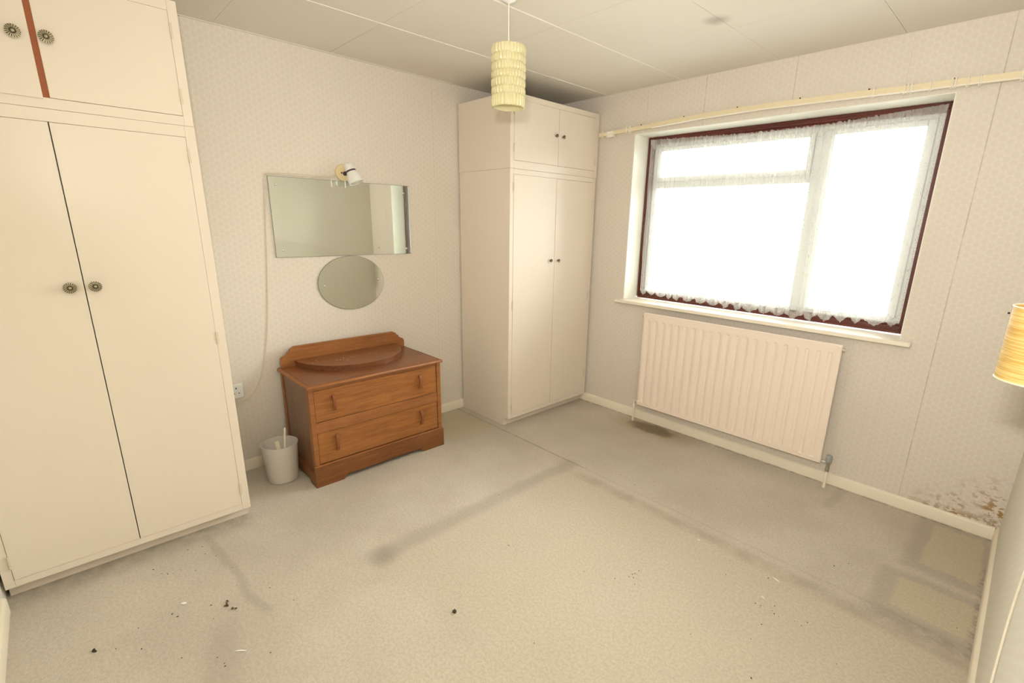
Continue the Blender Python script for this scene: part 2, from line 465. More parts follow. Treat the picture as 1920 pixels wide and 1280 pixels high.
bm = B(); box(bm, -.2, W+.2, -D-.2, .3, -.12, 0); struct('floor', bm, M_carpet)
bm = B(); box(bm, -.2, 0, -D-.2, .3, 0, H+.02); struct('wall_left', bm, M_paperA)
bm = B(); box(bm, W, W+.2, -D-.2, .3, 0, H+.02); struct('wall_right', bm, M_paperC)
bm = B(); box(bm, 0, W, -D-.2, -D, 0, H+.02); struct('wall_front', bm, M_paperC)
WX0, WX1, WZ0, WZ1, TH = .879, 2.603, .905, 2.060, .26
bm = B()
box(bm, 0, WX0-.004, 0, TH, 0, H+.02); box(bm, WX1+.004, W, 0, TH, 0, H+.02)
box(bm, WX0-.004, WX1+.004, 0, TH, 0, WZ0-.004); box(bm, WX0-.004, WX1+.004, 0, TH, WZ1+.004, H+.02)
struct('wall_back', bm, M_paperB)
# painted linings of the window reveal
for k, (a, b, c, d) in enumerate(((WX0-.004, WX0, WZ0, WZ1), (WX1, WX1+.004, WZ0, WZ1), (WX0-.004, WX1+.004, WZ1, WZ1+.004))):
    bm = B(); box(bm, a, b, -.0005, .19, c, d); struct('trim_%d' % (k+1), bm, M_reveal)

# ceiling: square boards with recessed joints
bm = B(); box(bm, -.2, W+.2, -D-.2, .3, H+.003, H+.12)
ceil = struct('ceiling', bm, plain('joint_backing', (206, 196, 178), .9))  # tan backing that shows in the board joints
xs = [0, .615, 1.205, 1.803, 2.372, 2.96, W]; ys = [0, -.602, -1.178, -1.765, -2.335, -2.92, -D]
for i in range(len(xs)-1):
    for j in range(len(ys)-1):
        g = .0008
        x0, x1, y1, y0 = xs[i]+(g if i else 0), xs[i+1]-(g if i < 5 else 0), ys[j]-(g if j else 0), ys[j+1]+(g if j < 5 else 0)
        bm = B(); dz = random.uniform(0, .0012)
        box(bm, x0, x1, y0, y1, H-dz, H+.003)
        o = obj('panel', bm, M_ceil, ceil, origin=((x0+x1)/2, (y0+y1)/2, H))
for x0, y0, y1 in ((.616, -D, 0), (1.206, -D, 0)):
    bm = B(); box(bm, x0-.0028, x0+.0028, y0, y1, H-.0022, H+.003)
    obj('joint_strip', bm, M_bead, ceil)
bm = B(); box(bm, 0, .012, -2.57, -.9, H-.004, H+.001); obj('edge_strip', bm, M_ceil, ceil)

# baseboards
def skirting(name, pts, axis, a0, a1):
    bm = B(); prism(bm, pts, axis, a0, a1); return struct(name, bm, M_basew, smooth=True)
bb = .0655
sk = lambda s, o_: [(o_, 0), (o_+s*.014, 0), (o_+s*.014, bb-.010), (o_+s*.010, bb-.003), (o_+s*.004, bb), (o_, bb)]
skirting('baseboard_left', sk(1, 0), 'y', -D, 0)
skirting('baseboard_right', sk(-1, W), 'y', -D, 0)
skirting('baseboard_back', sk(-1, 0), 'x', .014, W-.014)
skirting('baseboard_front', sk(1, -D), 'x', .60, W-.014)

# ------------------------------------------------------------------ window
win = bpy.data.objects.new('window_1', None); COL.objects.link(win); win.location = (1.741, .19, WZ0); win['kind'] = 'structure'
def frame(bm, x0, x1, z0, z1, y0, y1, l, r_, b, t):
    box(bm, x0, x0+l, y0, y1, z0, z1); box(bm, x1-r_, x1, y0, y1, z0, z1)
    box(bm, x0+l, x1-r_, y0, y1, z0, z0+b); box(bm, x0+l, x1-r_, y0, y1, z1-t, z1)
bm = B(); frame(bm, WX0, WX1, WZ0+.012, WZ1, .172, .235, .030, .030, .030, .030)
frame(bm, WX0+.030, WX1-.030, WZ0+.042, WZ1-.030, .186, .235, .012, .012, .010, .014)
frame(bm, WX0+.010, WX1-.010, WZ0+.003, WZ1-.008, .165, .173, .008, .008, .013, .008)
obj('frame', bm, M_mahog, win, bevel=.002)
ox0, ox1, oz0, oz1 = WX0+.040, WX1-.040, WZ0+.05, WZ1-.042
mx0, mx1 = 1.985, 2.065
bm = B(); frame(bm, ox0, ox1, oz0, oz1, .205, .250, .035, .030, .022, .030); obj('inner_frame', bm, M_upvc, win, bevel=.003)
bm = B(); box(bm, mx0, mx1, .203, .252, oz0+.02, oz1-.02); obj('mullion', bm, M_upvc, win, bevel=.004)
bm = B(); box(bm, ox0+.03, mx0, .204, .250, 1.712, 1.762); obj('transom', bm, M_upvc, win, bevel=.004)
bm = B(); frame(bm, ox0+.032, mx0-.002, 1.755, oz1-.025, .196, .236, .028, .028, .034, .030)
ca = obj('vent_casement', bm, M_upvc, win, bevel=.004)
bm = B(); box(bm, 1.745, 1.80, .186, .198, 1.768, 1.782); box(bm, 1.785, 1.80, .176, .19, 1.752, 1.784)
obj('handle', bm, M_white, ca, bevel=.003)
bm = B(); frame(bm, mx1-.004, ox1-.028, oz0+.018, oz1-.025, .198, .240, .022, .040, .016, .030); obj('casement', bm, M_upvc, win, bevel=.004)
for (a, b, c, d, yy) in ((ox0+.033, mx0, oz0+.02, 1.713, .228), (ox0+.058, mx0-.028, 1.787, oz1-.053, .216), (mx1+.016, ox1-.066, oz0+.032, oz1-.053, .219)):
    bm = B(); box(bm, a, b, yy, yy+.004, c, d); obj('pane', bm, M_glass, win)
# sill board with rounded nose and side horns
bm = B()
prism(bm, [(.83, -.052), (2.655, -.052), (2.658, -.046), (2.658, -.0005), (WX1, -.0005), (WX1, .175), (WX0, .175), (WX0, -.0005), (.827, -.0005), (.827, -.046)], 'z', WZ0-.024, WZ0)
obj('sill', bm, M_gloss2, win, bevel=.005)

# ------------------------------------------------------------------ net curtain
def lerp(tb, x):
    for (a, va), (b, vb) in zip(tb, tb[1:]):
        if x <= b: return va + (vb-va)*(max(x, a)-a)/(b-a)
    return tb[-1][1]
TOP = [(.912, 2.045), (.95, 2.040), (1.37, 2.024), (1.60, 2.015), (1.90, 2.014), (2.06, 2.017), (2.22, 2.025), (2.37, 2.036), (2.565, 2.046)]
BOT = [(.912, .945), (1.235, .932), (1.50, .928), (1.73, .922), (2.07, .920), (2.22, .930), (2.36, .944), (2.47, .944), (2.565, .958)]
FAMP = [(.912, .006), (1.0, .010), (1.9, .010), (1.98, .011), (2.12, .011), (2.25, .005), (2.57, .002)]
bm = B(); uvl = bm.loops.layers.uv.new('UVMap')
NX, NZ = 900, 44
XA, XB = .912, 2.566
vrows = []
def phase(t):     # irregular folds, gathered towards the mullion
    x = XA + (XB-XA)*t
    return 2*PI*(x*24 + .35*math.sin(x*9) + .22*math.sin(x*23+1)) + 5*math.exp(-((x-2.05)/.06)**2)
scal = []
xx = XA
rs = random.Random(3)
while xx < XB:
    w_ = rs.uniform(.055, .105); scal.append((xx, xx+w_, rs.uniform(.026, .046))); xx += w_
def scallop(x):
    for a, b, h in scal:
        if a <= x < b:
            t = abs((x-a)/(b-a)*2-1)          # 0 middle, 1 edge
            return h*(.9*t**1.15 + .1*t**3) + .004*abs(math.sin(t*7))
    return 0
for j in range(NZ+1):
    s = j/NZ
    row = []
    for i in range(NX+1):
        t = i/NX; x = XA+(XB-XA)*t
        amp = lerp(FAMP, x)
        zt = lerp(TOP, x) + (.003*math.sin(phase(t)*1.7) + .0022*math.sin(phase(t)*2.9)) * (1 if x < 2.3 else .3)
        zb = lerp(BOT, x) - .012 + scallop(x)
        if s < .5: ss = s
        z = zb + (zt-zb)*s
        fl = math.sin(phase(t)) + .4*math.sin(phase(t)*2.3+1.2+2*s)
        up = .55 + .45*abs(1-2*s)
        ruf = .0045*math.sin(phase(t)*2.6) * (1 if x < 2.3 else .3) if s > .955 else 0
        y = .1560 + amp*.62*fl*up + ruf
        xo = x + amp*.55*math.sin(phase(t)*1.0+1.7)*up + .012*math.exp(-((x-2.06)/.09)**2)*(1-s)
        if i == 0: xo += -.006*s + .008*math.sin(s*14)*(1-s)
        row.append((bm.verts.new((min(max(xo, .908), 2.572), min(y, .168), z)), t, z-zb+0.0))
    vrows.append(row)
for a, b in zip(vrows, vrows[1:]):
    for i in range(NX):
        q = (a[i], a[i+1], b[i+1], b[i])
        fc = bm.faces.new([k[0] for k in q])
        for lp, k in zip(fc.loops, q): lp[uvl].uv = (k[1], k[2])
cur = obj('net_curtain', bm, M_net, None, origin=(1.74, .156, .93), smooth=True, angle=180)
tag(cur, 'white lace net curtain with scalloped hem hanging across the window', 'curtain')

# ------------------------------------------------------------------ fitted cupboards
def knob(parent, x, y, z, rad=.020, ln=.018, tilt=0, worn=False, small=False):
    """round fluted metal knob, axis +x"""
    bm = B(); n_ = 72
    ax = Vector((1, 0, 0)); base = Vector((x, y, z))
    prof = [(.006, 0), (.0055, ln*.55), (rad*.55, ln*.72), (rad*.93, ln*.86), (rad, ln*.98), (rad*.985, ln*1.10), (rad*.90, ln*1.12), (rad*.82, ln*1.06), (rad*.45, ln*1.10), (rad*.38, ln*1.18), (rad*.30, ln*1.12), (rad*.22, ln*1.20), (rad*.12, ln*1.36), (.0004, ln*1.42)]
    rings = lathe(bm, base, ax, prof, n_)
    for k in (7, 8):       # petals: flutes pressed into the dish
        for i, v in enumerate(rings[k]):
            if (i//2) % 2: v.co.x += .0026 if k == 7 else .0018
    for k in (5, 4):
        for i, v in enumerate(rings[k]):
            if (i//2) % 2:
                d = v.co - base; d.x = 0; v.co -= d*.03
    for k in range(5, 8):
        for i in range(n_):
            v0, v1 = rings[k][i], rings[k][(i+1) % n_]
            if (i//2) % 2 == 0:
                for fc in v0.link_faces:
                    if v1 in fc.verts and rings[k+1][i] in fc.verts: fc.material_index = 1
    for fc in set(f_ for v in rings[4] for f_ in v.link_faces): fc.material_index = 1 if worn else 0  # worn only selects the brighter colour for the outer ring
    for fc in set(f_ for v in rings[12] for f_ in v.link_faces): fc.material_index = 1
    obj('knob', bm, [M_pewter, M_pewter_hi], parent, smooth=True, angle=25)

def hinge(parent, x, y, z, sgn, L=.055):
    """small painted butt hinge knuckle standing in the door joint"""
    bm = B()
    box(bm, x-.002, x-.0012, y, y+sgn*.008, z-L/2, z+L/2)
    lathe(bm, (x+.002, y, z-L/2), (0, 0, 1), [(.0028, 0), (.0028, L*.30), (.0014, L*.305), (.0014, L*.34), (.0028, L*.345), (.0028, L*.66), (.0014, L*.665), (.0014, L*.70), (.0028, L*.705), (.0028, L)], 10)
    bm2 = B()
    obj('hinge', bm, M_hinge, parent, smooth=True)

def cupboard(name, label, group, xf, ya, yb, z0, z1, fw, zd0, zd1, split, da, db, knobs, hinges, plinth=0, ajar=False, knob_r=.020, krs=None):
    """carcass x 0..xf, y ya..yb; face frame, two doors, knobs on the doors"""
    t = thing(name, label, 'cupboard', ((xf)/2, (ya+yb)/2, z0 if not plinth else 0), group)
    ft = .020
    bm = B()
    zb = z0
    for a, b in ((ya+.002, ya+.018), (yb-.018, yb-.002)):      # sides, notched over the toe recess
        box(bm, .0155, xf-ft, a, b, zb, z1)
        if plinth: box(bm, .0155, xf-plinth-.014, a, b, 0, zb)
    box(bm, .0155, xf-ft, ya+.018, yb-.018, z1-.016, z1-.0)
    box(bm, .0155, xf-ft, ya+.018, yb-.018, zb+.0, zb+.016)
    box(bm, .0155, .022, ya+.018, yb-.018, zb+.016, z1-.016)
    obj('carcass', bm, M_gloss, t)
    if plinth:
        bm = B(); box(bm, xf-plinth-.014, xf-plinth+.0004, ya+.0025, yb-.0025, 0, zb-.0002)
        obj('plinth', bm, M_gloss, t)
    bm = B()
    box(bm, xf-ft, xf, ya, da, zb, z1); box(bm, xf-ft, xf, db, yb, zb, z1)
    box(bm, xf-ft, xf, da, db, zb, zd0); box(bm, xf-ft, xf, da, db, zd1, z1)
    obj('face_frame', bm, M_gloss, t, bevel=.0012)
    g = .0009; dt = .018
    for k, (a, b) in enumerate(((da, split), (split, db))):
        bm = B()
        x1 = xf + .002
        if ajar:                     # doors do not meet: the bare brown strip behind shows
            if k == 0: b -= .0005
            else: a += .0145
        if ajar and k == 0:
            v = box(bm, x1-dt, x1, a+g, b-g, zd0-.005, zd1-g)
            for q in v:
                if q.co.y > (a+b)/2: q.co.x += .007
            d = obj('door', bm, M_gloss, t, label='left door standing slightly proud of the frame')
            ky, kz = knobs[k]; knob(d, x1+.006, ky, kz, knob_r, .018, worn=True)
        else:
            box(bm, x1-dt, x1, a+g+(.001 if k else 0), b-g, zd0+g, zd1-g)
            d = obj('door', bm, M_gloss, t, bevel=.0015)
            ky, kz = knobs[k]; knob(d, x1, ky, kz, knob_r, .018 if knob_r > .015 else .013)
        if ajar and k == 0:
            bm = B(); box(bm, xf-.019, xf-.0015, split-.012, split+.024, zd0, zd1); obj('centre_strip', bm, M_rawwood, t, label='bare brown strip between the two doors')
        for hz in hinges[k]:
            hinge(d, x1, a if k == 0 else b, hz, -1 if k == 0 else 1)
    return t

# near cupboard: wardrobe and top box
cupboard('wardrobe', 'large cream gloss two-door wardrobe at left with fluted round metal knobs', None,
         .542, -3.4250, -2.5805, .0585, 1.7935, .04, .088, 1.752, -3.0135, -3.396, -2.6160,
         ((-3.054, 1.183), (-2.983, 1.184)), ((.167, .92, 1.68), (.169, .925, 1.683)), plinth=.052)
cupboard('top_cupboard', 'cream box cupboard on top of the large left wardrobe, one door ajar', None,
         .543, -3.4250, -2.5815, 1.7940, 2.2303, .04, 1.829, 2.194, -3.0105, -3.396, -2.6130,
         ((-3.050, 2.013), (-2.972, 2.016)), ((1.90, 2.128), (1.901, 2.128)), ajar=True)
# far cupboard
cupboard('wardrobe', 'tall cream gloss wardrobe in the far corner beside the window wall, small knobs', None,
         .559, -.887, -.0155, .0585, 1.7850, .04, .090, 1.752, -.4490, -.856, -.0480,
         ((-.492, 1.190), (-.412, 1.188)), ((.142, .90, 1.673), (.25, .9, 1.6)), plinth=.052, knob_r=.0115)
cupboard('top_cupboard', 'cream box cupboard on top of the far corner wardrobe, small dark knobs', None,
         .562, -.8900, -.0125, 1.7855, 2.2275, .04, 1.834, 2.194, -.4465, -.858, -.0480,
         ((-.476, 2.024), (-.405, 2.024)), ((1.909, 2.128), (1.9, 2.13)), knob_r=.0122)

# ------------------------------------------------------------------ mirrors
def clip_screw(bm, x, y, z, rr=.0062):
    lathe(bm, (x, y, z), (1, 0, 0), [(rr, 0), (rr, .002), (rr*.8, .0042), (rr*.4, .0054), (.0003, .0058)], 16)
mt = thing('wall_mirror', 'large rectangular frameless mirror with corner screws on the left wall', 'mirror', (.003, -1.731, 1.2295))
bm = B(); box(bm, .003, .0078, -2.166, -1.2963, 1.2295, 1.6684); obj('glass_edge', bm, M_medge, mt)
bm = B(); v = box(bm, .0078, .0085, -2.166+.0016, -1.2963-.0016, 1.2295+.0016, 1.6684-.0016)
bm.faces.ensure_lookup_table()
for fc in bm.faces: fc.material_index = 1
bm.normal_update()
for fc in bm.faces:
    if fc.normal.x > .5: fc.material_index = 0
obj('glass', bm, [M_mirror, M_medge], mt)
for yy, zz in ((-2.129, 1.627), (-2.126, 1.270), (-1.340, 1.622), (-1.336, 1.266)):
    bm = B(); clip_screw(bm, .0085, yy, zz); obj('screw', bm, M_chrome, mt, smooth=True)
for yy in (-1.815, -1.731):
    bm = B(); box(bm, .0085, .0105, yy-.0025, yy+.0025, 1.632, 1.6684); box(bm, .002, .0105, yy-.0025, yy+.0025, 1.6684, 1.6705)
    obj('clip', bm, M_white, mt)
mo = thing('oval_mirror', 'small oval frameless mirror hung below the rectangular one', 'mirror', (.003, -1.7325, .890))
bm = B()
el = lambda q: [(-1.7325+(.2165-q)*math.cos(2*PI*i/96), 1.0585+(.1690-q)*math.sin(2*PI*i/96)) for i in range(96)]
prism(bm, el(0), 'x', .003, .0073); obj('glass_edge', bm, M_medge, mo)
bm = B(); prism(bm, el(.0018), 'x', .0073, .0080)
bm.normal_update()
for fc in bm.faces: fc.material_index = 0 if fc.normal.x > .5 else 1
obj('glass', bm, [M_mirror, M_medge], mo)
for yy, zz in ((-1.909, 1.050), (-1.555, 1.070)):
    bm = B(); clip_screw(bm, .008, yy, zz); obj('screw', bm, M_chrome, mo, smooth=True)

# ------------------------------------------------------------------ wall spotlight above the mirror
sl = thing('wall_spotlight', 'small white spotlight on a round yellowed plate above the mirror', 'lamp', (0, -1.736, 1.714))
bm = B(); lathe(bm, (.0005, -1.736, 1.716), (1, 0, 0), [(.050, 0), (.050, .004), (.046, .010), (.036, .0125), (.0004, .0135)], 48)
obj('base_plate', bm, M_yplate, sl, smooth=True)
bm = B(); lathe(bm, (.0135, -1.750, 1.715), (1, 0, 0), [(.005, 0), (.004, .003), (.0005, .004)], 12)
obj('screw', bm, M_nail, sl, smooth=True)
bm = B(); lathe(bm, (.012, -1.732, 1.712), (.92, .30, .04), [(.0125, 0), (.0125, .016), (.009, .022), (.006, .050), (.0008, .052)], 20)
obj('arm', bm, M_purple, sl, smooth=True)
bm = B()
top = Vector((.060, -1.7325, 1.770)); dirn = (Vector((.100, -1.700, 1.650))-top).normalized()
prof = [(.0005, 0), (.012, .0015), (.020, .006), (.0255, .014), (.028, .024), (.028, .056), (.031, .063), (.037, .078), (.0405, .096), (.0415, .112), (.042, .122), (.0395, .122), (.038, .110), (.030, .080), (.002, .078)]
lathe(bm, top, dirn, prof, 40, cap0=False)
hd = obj('lamp_head', bm, M_white, sl, smooth=True, angle=50)
bm = B(); lathe(bm, top + dirn*.046, dirn, [(.0290, 0), (.0290, .009)], 40, False, False)
lathe(bm, top + dirn*.046, dirn, [(.0270, 0), (.0290, 0)], 40, False, False); obj('band', bm, M_purple, hd, smooth=True)
bm = B(); lathe(bm, top + dirn*.080, dirn, [(.030, 0), (.036, .022), (.036, .034), (.030, .040), (.015, .043), (.0004, .044)], 32, cap0=True)
obj('bulb', bm, M_bulb, hd, smooth=True)
# its flex, round the mirror corner and down to the socket
bm = B()
p = [(.0135, -1.782, 1.696), (.006, -1.83, 1.682), (.005, -2.00, 1.678), (.005, -2.14, 1.6785), (.005, -2.170, 1.672), (.004, -2.182, 1.63), (.004, -2.200, 1.40), (.004, -2.222, 1.15), (.004, -2.242, .95), (.0045, -2.262, .80), (.005, -2.290, .66), (.005, -2.325, .55), (.006, -2.376, .462), (.008, -2.42, .432), (.012, -2.459, .424), (.013, -2.475, .43)]
tube(bm, smooth_path(p, 8), .0026, 8)
p = [(.0135, -1.782, 1.700), (.006, -1.84, 1.689), (.005, -2.02, 1.690), (.005, -2.16, 1.682), (.004, -2.178, 1.66), (.004, -2.180, 1.58), (.004, -2.196, 1.43)]
tube(bm, smooth_path(p, 6), .0018, 6)
tag(obj('cable', bm, M_cordA, None, origin=(0, -2.22, 1.0), smooth=True), 'thin cream cable running from the spotlight around the mirror to the socket', 'cable')

# socket on the left wall
so = thing('wall_socket', 'white electrical socket on the left wall beside the large wardrobe', 'socket', (0, -2.4955, .497))
bm = B(); box(bm, .0005, .010, -2.568, -2.423, .451, .537); obj('face_plate', bm, M_white, so, bevel=.003)
for cy in (-2.530, -2.459):
    for (a0, a1, b0, b1) in ((-.003, .003, .507, .516), (-.016, -.009, .480, .4845), (.009, .016, .480, .4845)):
        bm = B(); box(bm, .0098, .0106, cy+a0, cy+a1, b0, b1); obj('pin_hole', bm, M_dark, so)
    bm = B(); box(bm, .0098, .0135, cy+.004, cy+.014, .518, .532); obj('switch', bm, M_white, so, bevel=.001)

# ------------------------------------------------------------------ oak chest
ch = thing('chest_of_drawers', 'low two-drawer oak chest with raised half-oval platform and shaped back', 'chest of drawers', (.27, -1.822, 0))
Y0, Y1, XF, XB2 = -2.232, -1.405, .480, .050
bm = B()
box(bm, XB2+.01, XF-.008, Y0+.006, Y0+.014, .03, .578)                # inset side panels
box(bm, XB2+.01, XF-.008, Y1-.014, Y1-.006, .03, .578)
box(bm, XB2, XB2+.006, Y0+.01, Y1-.01, .03, .578)
obj('side_panel', bm, M_oakS, ch)
for (a, b) in ((XF-.040, XF), (XB2, XB2+.028)):
    for (c, d) in ((Y0, Y0+.026), (Y1-.026, Y1)):
        bm = B(); box(bm, a, b, c, d, .0 if b < .2 else .125, .578); obj('corner_post', bm, M_oakE, ch, bevel=.002)
for (z0, z1) in ((.560, .579), (.313, .376)):
    bm = B(); box(bm, XF-.04, XF-.003, Y0+.026, Y1-.026, z0, z1); obj('drawer_rail', bm, M_oakE, ch, bevel=.0015)
bm = B(); box(bm, XF-.30, XF-.05, Y0+.03, Y1-.03, .125, .56); obj('drawer_box', bm, M_oakS, ch)
# plinth with cut-out feet
out = lambda y0, y1: [(y0, 0), (y0+.155, 0), (y0+.170, .012), (y0+.182, .026), (y1-.182, .026), (y1-.170, .012), (y1-.155, 0), (y1, 0), (y1, .120), (y0, .120)]
bm = B(); prism(bm, out(Y0-.008, Y1+.008), 'x', XF-.010, XF+.009)
obj('plinth', bm, M_oakP, ch, bevel=.0015)
bm = B(); box(bm, XF-.012, XF+.007, Y0-.006, Y1+.006, .1195, .127); obj('plinth_moulding', bm, M_oakE, ch, bevel=.003)
for (c, d) in ((Y0-.008, Y0+.008), (Y1-.008, Y1+.008)):
    bm = B(); prism(bm, [(XB2, 0), (XB2+.06, 0), (XB2+.08, .022), (XF-.09, .022), (XF-.07, 0), (XF-.010, 0), (XF-.010, .085), (XB2, .085)], 'y', c, d)
    obj('side_plinth', bm, M_oakP, ch, bevel=.002)
# top with thumb moulding
bm = B()
prof = [(.0, .579), (.004, .5795), (.0115, .5815), (.0122, .586), (.0122, .589), (.010, .595), (.004, .5985), (0, .599)]
rect_ = []
for o_, z in prof:
    rect_.append([bm.verts.new(c) for c in ((XB2-.006, Y0-.004-o_*.8, z), (XF+.012+o_, Y0-.004-o_*.8, z), (XF+.012+o_, Y1-.006+o_*.8, z), (XB2-.006, Y1-.006+o_*.8, z))])
bm.faces.new(rect_[0][::-1]); bm.faces.new(rect_[-1])
for a, b in zip(rect_, rect_[1:]):
    for i in range(4): bm.faces.new((a[i], a[(i+1) % 4], b[(i+1) % 4], b[i]))
for fc in bm.faces:
    if fc.calc_center_median().z < .5985: fc.material_index = 1
bmesh.ops.recalc_face_normals(bm, faces=bm.faces)
obj('top', bm, [M_oakT, M_oakE], ch, smooth=True, angle=60)
bm = B()     # thin dark stringing line let into the top
for (a, b, c, d) in ((XB2, XF+.006, Y0+.004, Y0+.0056), (XB2, XF+.006, Y1-.0116, Y1-.010), (XF+.0044, XF+.006, Y0+.004, Y1-.010)):
    box(bm, a, b, c, d, .5985, .5993)
obj('inlay_line', bm, plain('dark_string_inlay', (70, 38, 20), .5), ch)
# back upstand with ogee ends
cyy = -1.8225
half = [(.4020, .599), (.4035, .620), (.4030, .645), (.399, .656), (.391, .663), (.379, .668), (.368, .674), (.362, .683), (.3605, .690), (.354, .6905), (.350, .6915), (.3475, .698), (.342, .706), (.333, .711), (.327, .7135), (.322, .7175)]
bm = B()
pts = [(cyy+a, b) for a, b in half] + [(cyy-a, b) for a, b in half[::-1]]
prism(bm, pts, 'x', XB2-.004, XB2+.016); obj('back_upstand', bm, M_oakE, ch, bevel=.0025)
# half-oval platform
bm = B()
pts = [(.0655 + .322*math.sin(PI*i/64)**.92, cyy - .325*math.cos(PI*i/64)) for i in range(65)]
prism(bm, pts, 'z', .599, .632)
obj('platform', bm, M_oakK, ch, smooth=True, angle=50, bevel=0)
bm = B()
pts = [(.0655 + .325*math.sin(PI*i/64)**.92, cyy - .328*math.cos(PI*i/64)) for i in range(65)]
prism(bm, pts, 'z', .633, .6355)
obj('platform_top', bm, M_oakT, ch, smooth=True, angle=50)
# drawers
for (z0, z1, hz0, hz1) in ((.378, .558, .424, .523), (.131, .311, .186, .286)):
    bm = B(); box(bm, XF-.05, XF-.0055, Y0+.0285, Y1-.0285, z0, z1)
    dr = obj('drawer', bm, M_oakF, ch, bevel=.0012)
    for hy in (-2.101, -1.556):
        bm = B()
        zc = (hz0+hz1)/2; L = (hz1-hz0)
        prism(bm, [(XF-.0055, hz0+.006), (XF+.002, hz0+.002), (XF+.010, hz0+.012), (XF+.0165, hz0+.030), (XF+.0175, zc), (XF+.0165, hz1-.030), (XF+.010, hz1-.012), (XF+.002, hz1-.002), (XF-.0055, hz1-.006),
                   (XF-.0055, hz1-.020), (XF+.004, hz1-.026), (XF+.0075, hz1-.036), (XF+.0075, hz0+.036), (XF+.004, hz0+.026), (XF-.0055, hz0+.020)], 'y', hy-.0085, hy+.0085)
        obj('handle', bm, oak('oak_handle', 'z', (120, 66, 34), (160, 98, 56)) if 'M_h' not in globals() else M_h, dr, bevel=.0015)
        M_h = bpy.data.materials['oak_handle']
# specks of dust / plaster on the top
bm = B(); rs = random.Random(5)
for k in range(16):
    px, py = rs.gauss(.235, .04), rs.gauss(-1.92, .07); 
    if k < 6: px, py = rs.uniform(.12, .30), rs.uniform(-2.12, -1.9)
    if ((px-.0655)/.30)**2 + ((py-cyy)/.30)**2 > 1 or px < .08: continue
    s_ = rs.uniform(.0007, .0018)
    box(bm, px-s_, px+s_, py-s_, py+s_, .6355, .6355+s_*.6)
tag(obj('dust_specks', bm, M_paper, None, origin=(.23, -1.9, .6355)), 'pale dust specks on the half-oval platform of the oak chest', 'dust', kind='stuff')

# ------------------------------------------------------------------ bin and strips
bn = thing('waste_bin', 'frosted translucent plastic waste bin beside the oak chest', 'waste bin', (.252, -2.338, 0))
bm = B()
lathe(bm, (.252, -2.338, .001), (0, 0, 1), [(.0004, 0), (.070, 0), (.077, .004), (.0795, .012), (.094, .222), (.0955, .226), (.0925, .2265), (.0915, .222), (.0770, .014), (.0004, .008)], 56, cap0=False, cap1=False)
obj('bin_body', bm, M_bin, bn, smooth=True, angle=50)
def strip(name, label, a, b, w, t, grp=None):
    a = Vector(a); b = Vector(b); d = (b-a).normalized(); e1 = d.cross(Vector((.95, -.30, 0))).normalized(); e2 = d.cross(e1)
    bm = B(); vs = []
    for p_ in (a, b):
        vs.append([bm.verts.new(p_ + e1*sx*w/2 + e2*sy*t/2) for sx, sy in ((-1, -1), (1, -1), (1, 1), (-1, 1))])
    bm.faces.new(vs[0][::-1]); bm.faces.new(vs[1])
    for i in range(4): bm.faces.new((vs[0][i], vs[0][(i+1) % 4], vs[1][(i+1) % 4], vs[1][i]))
    bmesh.ops.recalc_face_normals(bm, faces=bm.faces)
    return tag(obj(name, bm, M_stick, None, origin=a, bevel=.0006), label, 'wood strip', grp)
strip('wood_strip', 'tall thin pale strip standing in the frosted bin', (.262, -2.335, .011), (.250, -2.300, .305), .009, .0025)
strip('wood_strip', 'short wide pale strip leaning low inside the frosted bin', (.262, -2.325, .015), (.258, -2.352, .240), .020, .003)

# ------------------------------------------------------------------ radiator
ra = thing('radiator', 'cream panel radiator with vertical flutes under the window', 'radiator', (1.755, -.08, .146))
RX0, RX1, RZ0, RZ1, RY = 1.128, 2.381, .146, .848, -.100
bm = B()
xsamp = [RX0, RX0+.006, RX0+.02]
FL = [1.176 + .0577*i for i in range(21)]
for c in FL:
    xsamp += [c-.0125, c-.0108, c-.0090, c-.006, c, c+.006, c+.0090, c+.0108, c+.0125]
xsamp += [RX1-.02, RX1-.006, RX1]
xsamp = sorted(set(round(v_, 5) for v_ in xsamp))
za, zb_ = .170, .800
zs_ = [RZ0, RZ0+.004, RZ0+.010, RZ0+.015, za-.002] + [za+.0122*(1-math.cos(PI/2*k/5)) for k in range(6)] + [.25, .35, .45, .55, .65, .72] + [zb_-.0122*(1-math.cos(PI/2*k/5)) for k in range(5, -1, -1)] + [zb_+.002, RZ1-.026, RZ1-.020, RZ1-.014, RZ1-.005, RZ1]
def radh(x_, z_):
    c = min(FL, key=lambda q: abs(q-x_)); dx = abs(x_-c)
    if z_ < za+.0122: dd_ = math.hypot(dx, (za+.0122)-z_)
    elif z_ > zb_-.0122: dd_ = math.hypot(dx, z_-(zb_-.0122))
    else: dd_ = dx
    h_ = .0
    if dd_ < .0122:
        t = 1-dd_/.0122; h_ = -.0038*min(1, t*2.6)**1.1
    if abs(z_-(RZ1-.020)) < .003: h_ -= .0012
    if abs(z_-(RZ0+.010)) < .003: h_ -= .0015
    return h_
gv = [[bm.verts.new((x_, RY - radh(x_, z_) if not (x_ in (xsamp[0], xsamp[-1]) or z_ in (zs_[0], zs_[-1])) else RY+.006, z_)) for x_ in xsamp] for z_ in zs_]
for a, b in zip(gv, gv[1:]):
    for i in range(len(xsamp)-1): bm.faces.new((a[i], a[i+1], b[i+1], b[i]))
